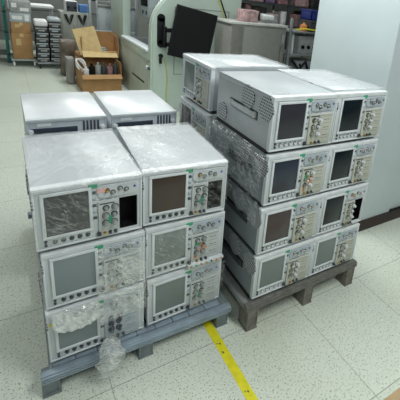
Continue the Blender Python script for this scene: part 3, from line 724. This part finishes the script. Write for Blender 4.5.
# further dim shelving along the far wall
def far_shelf(label, x, y, w, zs, items):
    t = thing('far_shelving', label, 'shelf', (x, y, 0))
    for xx in (0, w - .05):
        for yy in (0, .5): part('post', MB().box(xx, xx + .05, yy, yy + .05, 0, zs[-1] + .05, .003), M['steel'], t)
    for z in zs: part('shelf_board', MB().box(0, w, 0, .55, z, z + .03, .003), M['gcab2'], t)
    return t

# ---------------------------------------------------------------- far left background
# dolly with boxes and wrapped goods
dl = thing('hand_dolly', 'low steel dolly under the stacked brown boxes at far left', 'dolly', (.06, 7.5, 0))
part('deck', MB().box(0, .42, 0, .7, .12, .15, .004), M['gpanel'], dl)
for x in (.04, .38):
    for y in (.06, .64): part('wheel', MB().cyl((x - .015, y, .055), (x + .015, y, .055), .055, None, 14, .004), M['white'] if y < .3 else M['rubber'], dl)
    for y in (.06, .64): part('caster_fork', MB().box(x - .022, x + .022, y - .02, y + .02, .10, .1195, .002), M['steel'], dl)
def cardboard_box(label, x, y, z, w, d, h, m='card', tape=True, grp=None):
    t = thing('cardboard_box', label, 'box', (x, y, z), 0, grp)
    part('carton', MB().box(0, w, 0, d, 0, h, .004), M[m], t)
    if tape: part('packing_tape', MB().box(w / 2 - .03, w / 2 + .03, -.0012, d * .9, h - .06, h + .0012).box(w * .2, w * .45, -.0015, 0, h * .55, h * .8), M['cardl'], t)
    return t
gb = 'brown cartons stacked on the dolly'
cardboard_box('plain brown carton on the dolly, lower of two', .10, 7.52, .1505, .33, .6, .50, grp=gb)
cardboard_box('brown carton with pale label on the dolly, above the larger one', .11, 7.52, .652, .32, .58, .21, grp=gb)
w = thing('wrapped_parcel', 'grey and white printed parcel lying on the brown cartons', 'parcel', (.10, 7.52, .8635))
part('wrapping', MB().box(0, .34, 0, .55, 0, .17, .012), M['gpanel'], w); part('printed_label', MB().box(.04, .20, -.002, 0, .05, .12).box(.24, .31, -.002, 0, .03, .14), M['white'], w)
w = thing('wrapped_parcel', 'tall grey parcel with dark print at the top of the far left stack', 'parcel', (.12, 7.54, 1.035))
part('wrapping', MB().box(0, .34, 0, .5, 0, .22, .012), M['devp'], w); part('printed_label', MB().box(.03, .11, -.002, 0, .10, .18).box(.16, .30, -.002, 0, .04, .10), M['white'], w)
# teal rack at the far left
tr = thing('teal_rack', 'teal-posted rack at the far left edge', 'rack', (-.60, 7.9, 0))
for x in (0, .60):
    for y in (0, .5): part('post', MB().box(x, x + .055, y, y + .05, 0, 1.7, .004), M['teal'], tr)
for z in (.15, .60, 1.0, 1.35): part('shelf_board', MB().box(-.05, .66, 0, .55, z, z + .03, .003), M['gcab2'], tr)
cardboard_box('brown carton on the upper shelf of the teal rack', -.40, 7.95, 1.0305, .38, .4, .24)
cardboard_box('dark stained carton on the lower shelf of the teal rack', -.40, 7.95, .6305, .36, .4, .28, 'taupe2')
# cart with two stacks of devices
ct = thing('equipment_cart', 'low grey cart carrying two stacks of dark devices', 'cart', (.48, 7.30, 0))
part('deck', MB().box(0, .46, 0, .62, .10, .13, .004), M['steel'], ct)
for x in (.04, .42):
    for y in (.05, .57): part('wheel', MB().cyl((x - .015, y, .05), (x + .015, y, .05), .05, None, 14, .004), M['rubber'], ct); part('caster_fork', MB().box(x - .02, x + .02, y - .02, y + .02, .085, .0995, .002), M['steel'], ct)
part('push_bar', MB().tube([(.445, -.03, .115), (.50, -.04, .35), (.47, -.04, .50)], .012), M['steel'], ct)
words = ['bottom', 'second', 'third', 'fourth', 'fifth', 'sixth', 'seventh', 'eighth']
for s, (x0, n, hh) in enumerate(((.49, 7, .098), (.72, 8, .098))):
    for k in range(n):
        t = thing('stacked_device', 'dark grey slim device, %s from the bottom in the %s stack on the cart' % (words[k] if k else 'first', 'left' if s == 0 else 'right'), 'device', (x0 + .008 * ((k * 7) % 3 - 1), 7.32, .1305 + k * hh), 0, 'slim devices stacked on the cart')
        cm_ = cp('casing', 'stack_case', lambda: MB().box(0, .205, .006, .5, 0, .090, .004), 'dev', t)
        cp('front_plate', 'stack_plate', lambda: MB().box(.006, .199, .0, .0055, .058, .084, .002).box(.05, .16, .002, .0055, .018, .046, .002), 'gpanel' if (k + s) % 2 else 'devp', t)
w = solo('wrapped_bundle', MB().box(0, .22, 0, .42, 0, .12, .03, None, 3), M['white'], 'white wrapped bundle on the left device stack', 'bundle', loc=(.485, 7.36, .1305 + 7 * .098), group='bundles on the device stacks')
w = solo('wrapped_bundle', MB().box(0, .21, 0, .42, 0, .08, .03, None, 3), M['gpanel'], 'grey wrapped bundle on the right device stack', 'bundle', loc=(.725, 7.36, .1305 + 8 * .098), group='bundles on the device stacks')
tb = thing('white_table', 'small white-topped table behind the device stacks', 'table', (.30, 8.30, 0))
part('tabletop', MB().box(0, .62, 0, .6, 1.10, 1.15, .01), M['white'], tb)
for x in (.03, .57):
    for y in (.03, .55): part('leg', MB().box(x, x + .03, y, y + .03, 0, 1.0995), M['steel'], tb)
# olive cabinet
gc = thing('steel_cabinet', 'olive-grey two-door cabinet standing behind the device cart', 'cabinet', (.98, 7.80, 0))
part('body', MB().box(0, .58, 0, .5, .06, 1.10, .006), M['gcab'], gc)
for k in range(2):
    d = part('door', MB().box(.02 + k * .28, .27 + k * .28 + .01, -.015, -.0005, .56, 1.07, .004), M['gcab'], gc)
    part('handle', MB().box(.24 + k * .09, .26 + k * .09, -.035, -.0155, .76, .90, .004), M['steel'], d)
part('lower_door', MB().box(.02, .56, -.015, -.0005, .09, .54, .004), M['gcab2'], gc)
part('plinth', MB().box(.02, .56, .02, .48, 0, .0595), M['black'], gc)
for k, x in enumerate((1.05, 1.30)):
    solo('cable_loop', MB().tube([(x, 7.762, 1.06), (x + .05, 7.758, .93), (x + .09, 7.756, .86), (x + .12, 7.758, .94), (x + .16, 7.762, 1.06)], .014).tube([(x + .03, 7.762, 1.06), (x + .08, 7.758, .92), (x + .13, 7.762, 1.06)], .012), M['gloss_black'], ('left' if k == 0 else 'right') + ' of two dark cable loops hanging over the olive-grey cabinet front', 'cable', group='cable loops on the cabinet')
# things on the cabinet
device('white and black patterned case on the olive-grey cabinet', 1.10, 7.9, 1.1005, .22, .3, .22, M['white'], 'darkkey', 2, 'patterned_case', 'case')
solo('blue_carton', MB().box(0, .24, 0, .3, 0, .16, .006).box(.02, .22, -.004, 0, .03, .07), M['bluebox'], 'blue carton on the right of the olive-grey cabinet', 'box', loc=(1.36, 7.9, 1.1005))
fs = far_shelf('grey shelving with cloth against the far wall', .1, 9.4, 2.3, (.4, .9, 1.25), None)
for k, (x, w, m, lab) in enumerate(((.2, .4, 'darkc', 'dark bundle at the left of the far grey shelving'), (.66, .35, 'pinkc', 'dusty pink bundle on the far grey shelving'), (1.1, .38, 'cardl', 'tan bundle on the far grey shelving'), (1.6, .4, 'darkc', 'dark bundle at the right of the far grey shelving'))):
    bundle('cloth_bundle', lab, 'bundle', x, 9.45, 1.2805, w, .4, .26, M[m], 'bundles on the far grey shelving', 60 + k)
# framed grey panel with posts
fp = thing('framed_panel', 'large grey framed panel on posts behind the open cardboard box', 'panel', (1.42, 7.2, 0))
part('post', MB().box(0, .05, 0, .06, 0, 1.8, .004), M['steel'], fp); part('post', MB().box(.14, .17, 0, .05, 0, 1.8, .004), M['steel'], fp); part('post', MB().box(.90, .95, 0, .06, 0, 1.8, .004), M['steel'], fp)
part('panel', MB().box(.172, .898, .01, .04, .84, 1.30, .004), M['gpanel'], fp)
part('rail', MB().box(.10, .898, -.02, .06, .76, .83, .006), M['strip'], fp); part('rail', MB().box(.172, .898, -.01, .05, 1.30, 1.34, .006), M['gcab2'], fp)
part('shelf', MB().box(.0, .9, -.30, .0, .56, .60, .004), M['strip'], fp)
# open cardboard box with its contents
ob = thing('open_carton', 'open brown carton full of bottles and cylinders on the floor', 'box', (.97, 5.35, 0))
bw, bd, bh, th = .62, .62, .31, .008
b = MB(); b.box(0, bw, 0, th, 0, bh).box(0, bw, bd - th, bd, 0, bh + .20).box(0, th, th, bd - th, 0, bh + .06).box(bw - th, bw, th, bd - th, 0, bh + .20).box(th, bw - th, th, bd - th, 0, th)
part('carton', b, M['card'], ob)
part('flap', MB().box(0, bw, -.10, 0, -.004, .004, 0, Matrix.Translation((0, 0, bh)) @ Matrix.Rotation(math.radians(35), 4, 'X')), M['card'], ob)
GX = 'bottles in the open carton'
bl = [('white cylinder standing at the left of the open carton', 'white', .045, .38), ('black bottle in the open carton beside the white cylinder', 'black', .046, .42), ('grey bottle in the middle of the open carton', 'devp', .046, .44), ('dark bottle in the middle of the open carton', 'dev', .046, .43), ('dark red bottle in the open carton', 'pinkd', .046, .42), ('dark bottle at the right end of the open carton', 'dev', .045, .44)]
for k, (lab, m, r, h) in enumerate(bl):
    x = 1.05 + k * .094
    solo('bottle', MB().cyl((0, 0, 0), (0, 0, h), r, r, 14, .008).cyl((0, 0, h), (0, 0, h + .05), r * .45, r * .4, 10), M[m], lab, 'bottle', GX, (x, 5.46 + .03 * (k % 2), .0085))
solo('wire_coil', MB().tube([(1.0 + .07 * math.cos(a), 5.62 + .05 * math.sin(a), .42 + .10 * math.sin(a * .9)) for a in [i * .5 for i in range(26)]], .014), M['white'], 'white coiled wire heaped at the left of the open carton', 'wire')
crate = thing('packing_pallet_box', 'plain brown carton behind the bottle-filled one', 'box', (1.03, 5.72 + .27, 0)); part('carton', MB().box(0, .62, 0, .5, 0, .52, .005), M['card'], crate); part('packing_tape', MB().box(.28, .34, -.001, .45, .45, .5212), M['cardl'], crate)
# upper open box with raised pale flap
ub = thing('open_carton', 'tilted open carton with raised pale flap above the bottle-filled carton', 'box', (1.06, 5.85, .5212))
Rt = Matrix.Rotation(math.radians(-4), 4, 'Z')
b = MB(); b.box(0, .60, 0, .5, 0, .01, 0, Rt).box(0, .60, 0, .01, 0, .10, 0, Rt).box(0, .60, .49, .5, 0, .40, 0, Rt).box(0, .01, .01, .49, 0, .34, 0, Rt).box(.59, .60, .01, .49, 0, .36, 0, Rt)
part('carton', b, M['card'], ub)
part('flap', MB().box(0, .36, 0, .012, 0, .46, 0, Matrix.Translation((-.02, -.02, .03)) @ Matrix.Rotation(math.radians(-22), 4, 'X') @ Matrix.Rotation(math.radians(-12), 4, 'Y')), M['cardl'], ub, 'pale raised flap')
part('flap', MB().box(0, .56, -.16, 0, -.005, .005, 0, Matrix.Translation((0, 0, .10)) @ Matrix.Rotation(math.radians(30), 4, 'X')), M['cardl'], ub)
PILE = 1
solo('glass_jar', MB().cyl((0, 0, 0), (0, 0, .12), .07, .06, 14, .006).cyl((0, 0, .12), (0, 0, .15), .04, .04, 12), M['gpanel'], 'grey jar inside the tilted open carton', 'jar', loc=(1.42, 5.95, .532))

bundle('crumpled_bag', 'greyish brown crumpled bag slumped left of the raised carton flap', 'bag', .82, 6.60, 0, .28, .42, .66, M['bag'], None, 81)
bundle('crumpled_bag', 'small pale crumpled bag in front of the greyish brown one', 'bag', .83, 5.98, .0, .13, .3, .46, M['tan'], None, 83)

# ---------------------------------------------------------------- light
def area(name, x, y, z, sx, sy, e, col=(1, .99, .96), rot=(0, 0, 0)):
    l = bpy.data.lights.new(name, 'AREA'); l.shape = 'RECTANGLE'; l.size = sx; l.size_y = sy; l.energy = e; l.color = col
    o = bpy.data.objects.new(name, l); COL.objects.link(o); o.location = (x, y, z); o.rotation_euler = rot
for ix, x in enumerate((-2.6, -.5, 1.5, 4.4)):
    for iy, y in enumerate((-2.0, 0.8, 3.4, 6.2, 9.0)):
        e = (2, 11, 37, 20)[ix] * (1.8, 1.1, .95, .95, 1.2)[iy] * (.3 if ix == 3 and iy < 2 else 1)
        area('ceiling_light', x, y, 3.24, .35, 1.7, e, (.97, 1., .985))
wd = bpy.data.worlds.new('room_light'); S.world = wd; wd.use_nodes = True
bg = wd.node_tree.nodes['Background']; bg.inputs[0].default_value = (.80, .90, .90, 1); bg.inputs[1].default_value = .06

# ---------------------------------------------------------------- camera
cam = bpy.data.cameras.new('camera'); co = bpy.data.objects.new('camera', cam); COL.objects.link(co)
co.location = (-.0258, -1.5977, 1.8754); co.rotation_euler = (1.2385, -.1212, -.6149)
cam.sensor_fit = 'HORIZONTAL'; cam.sensor_width = 36; cam.lens = 379.108 / 400 * 36
cam.shift_x = (200 - 284.53) / 400; cam.shift_y = (131.396 - 200) / 400
cam.clip_start = .02
S.camera = co
vs = S.view_settings
vs.view_transform = 'Standard'; vs.look = 'None'; vs.gamma = 1; vs.use_curve_mapping = False; vs.exposure = 0.0
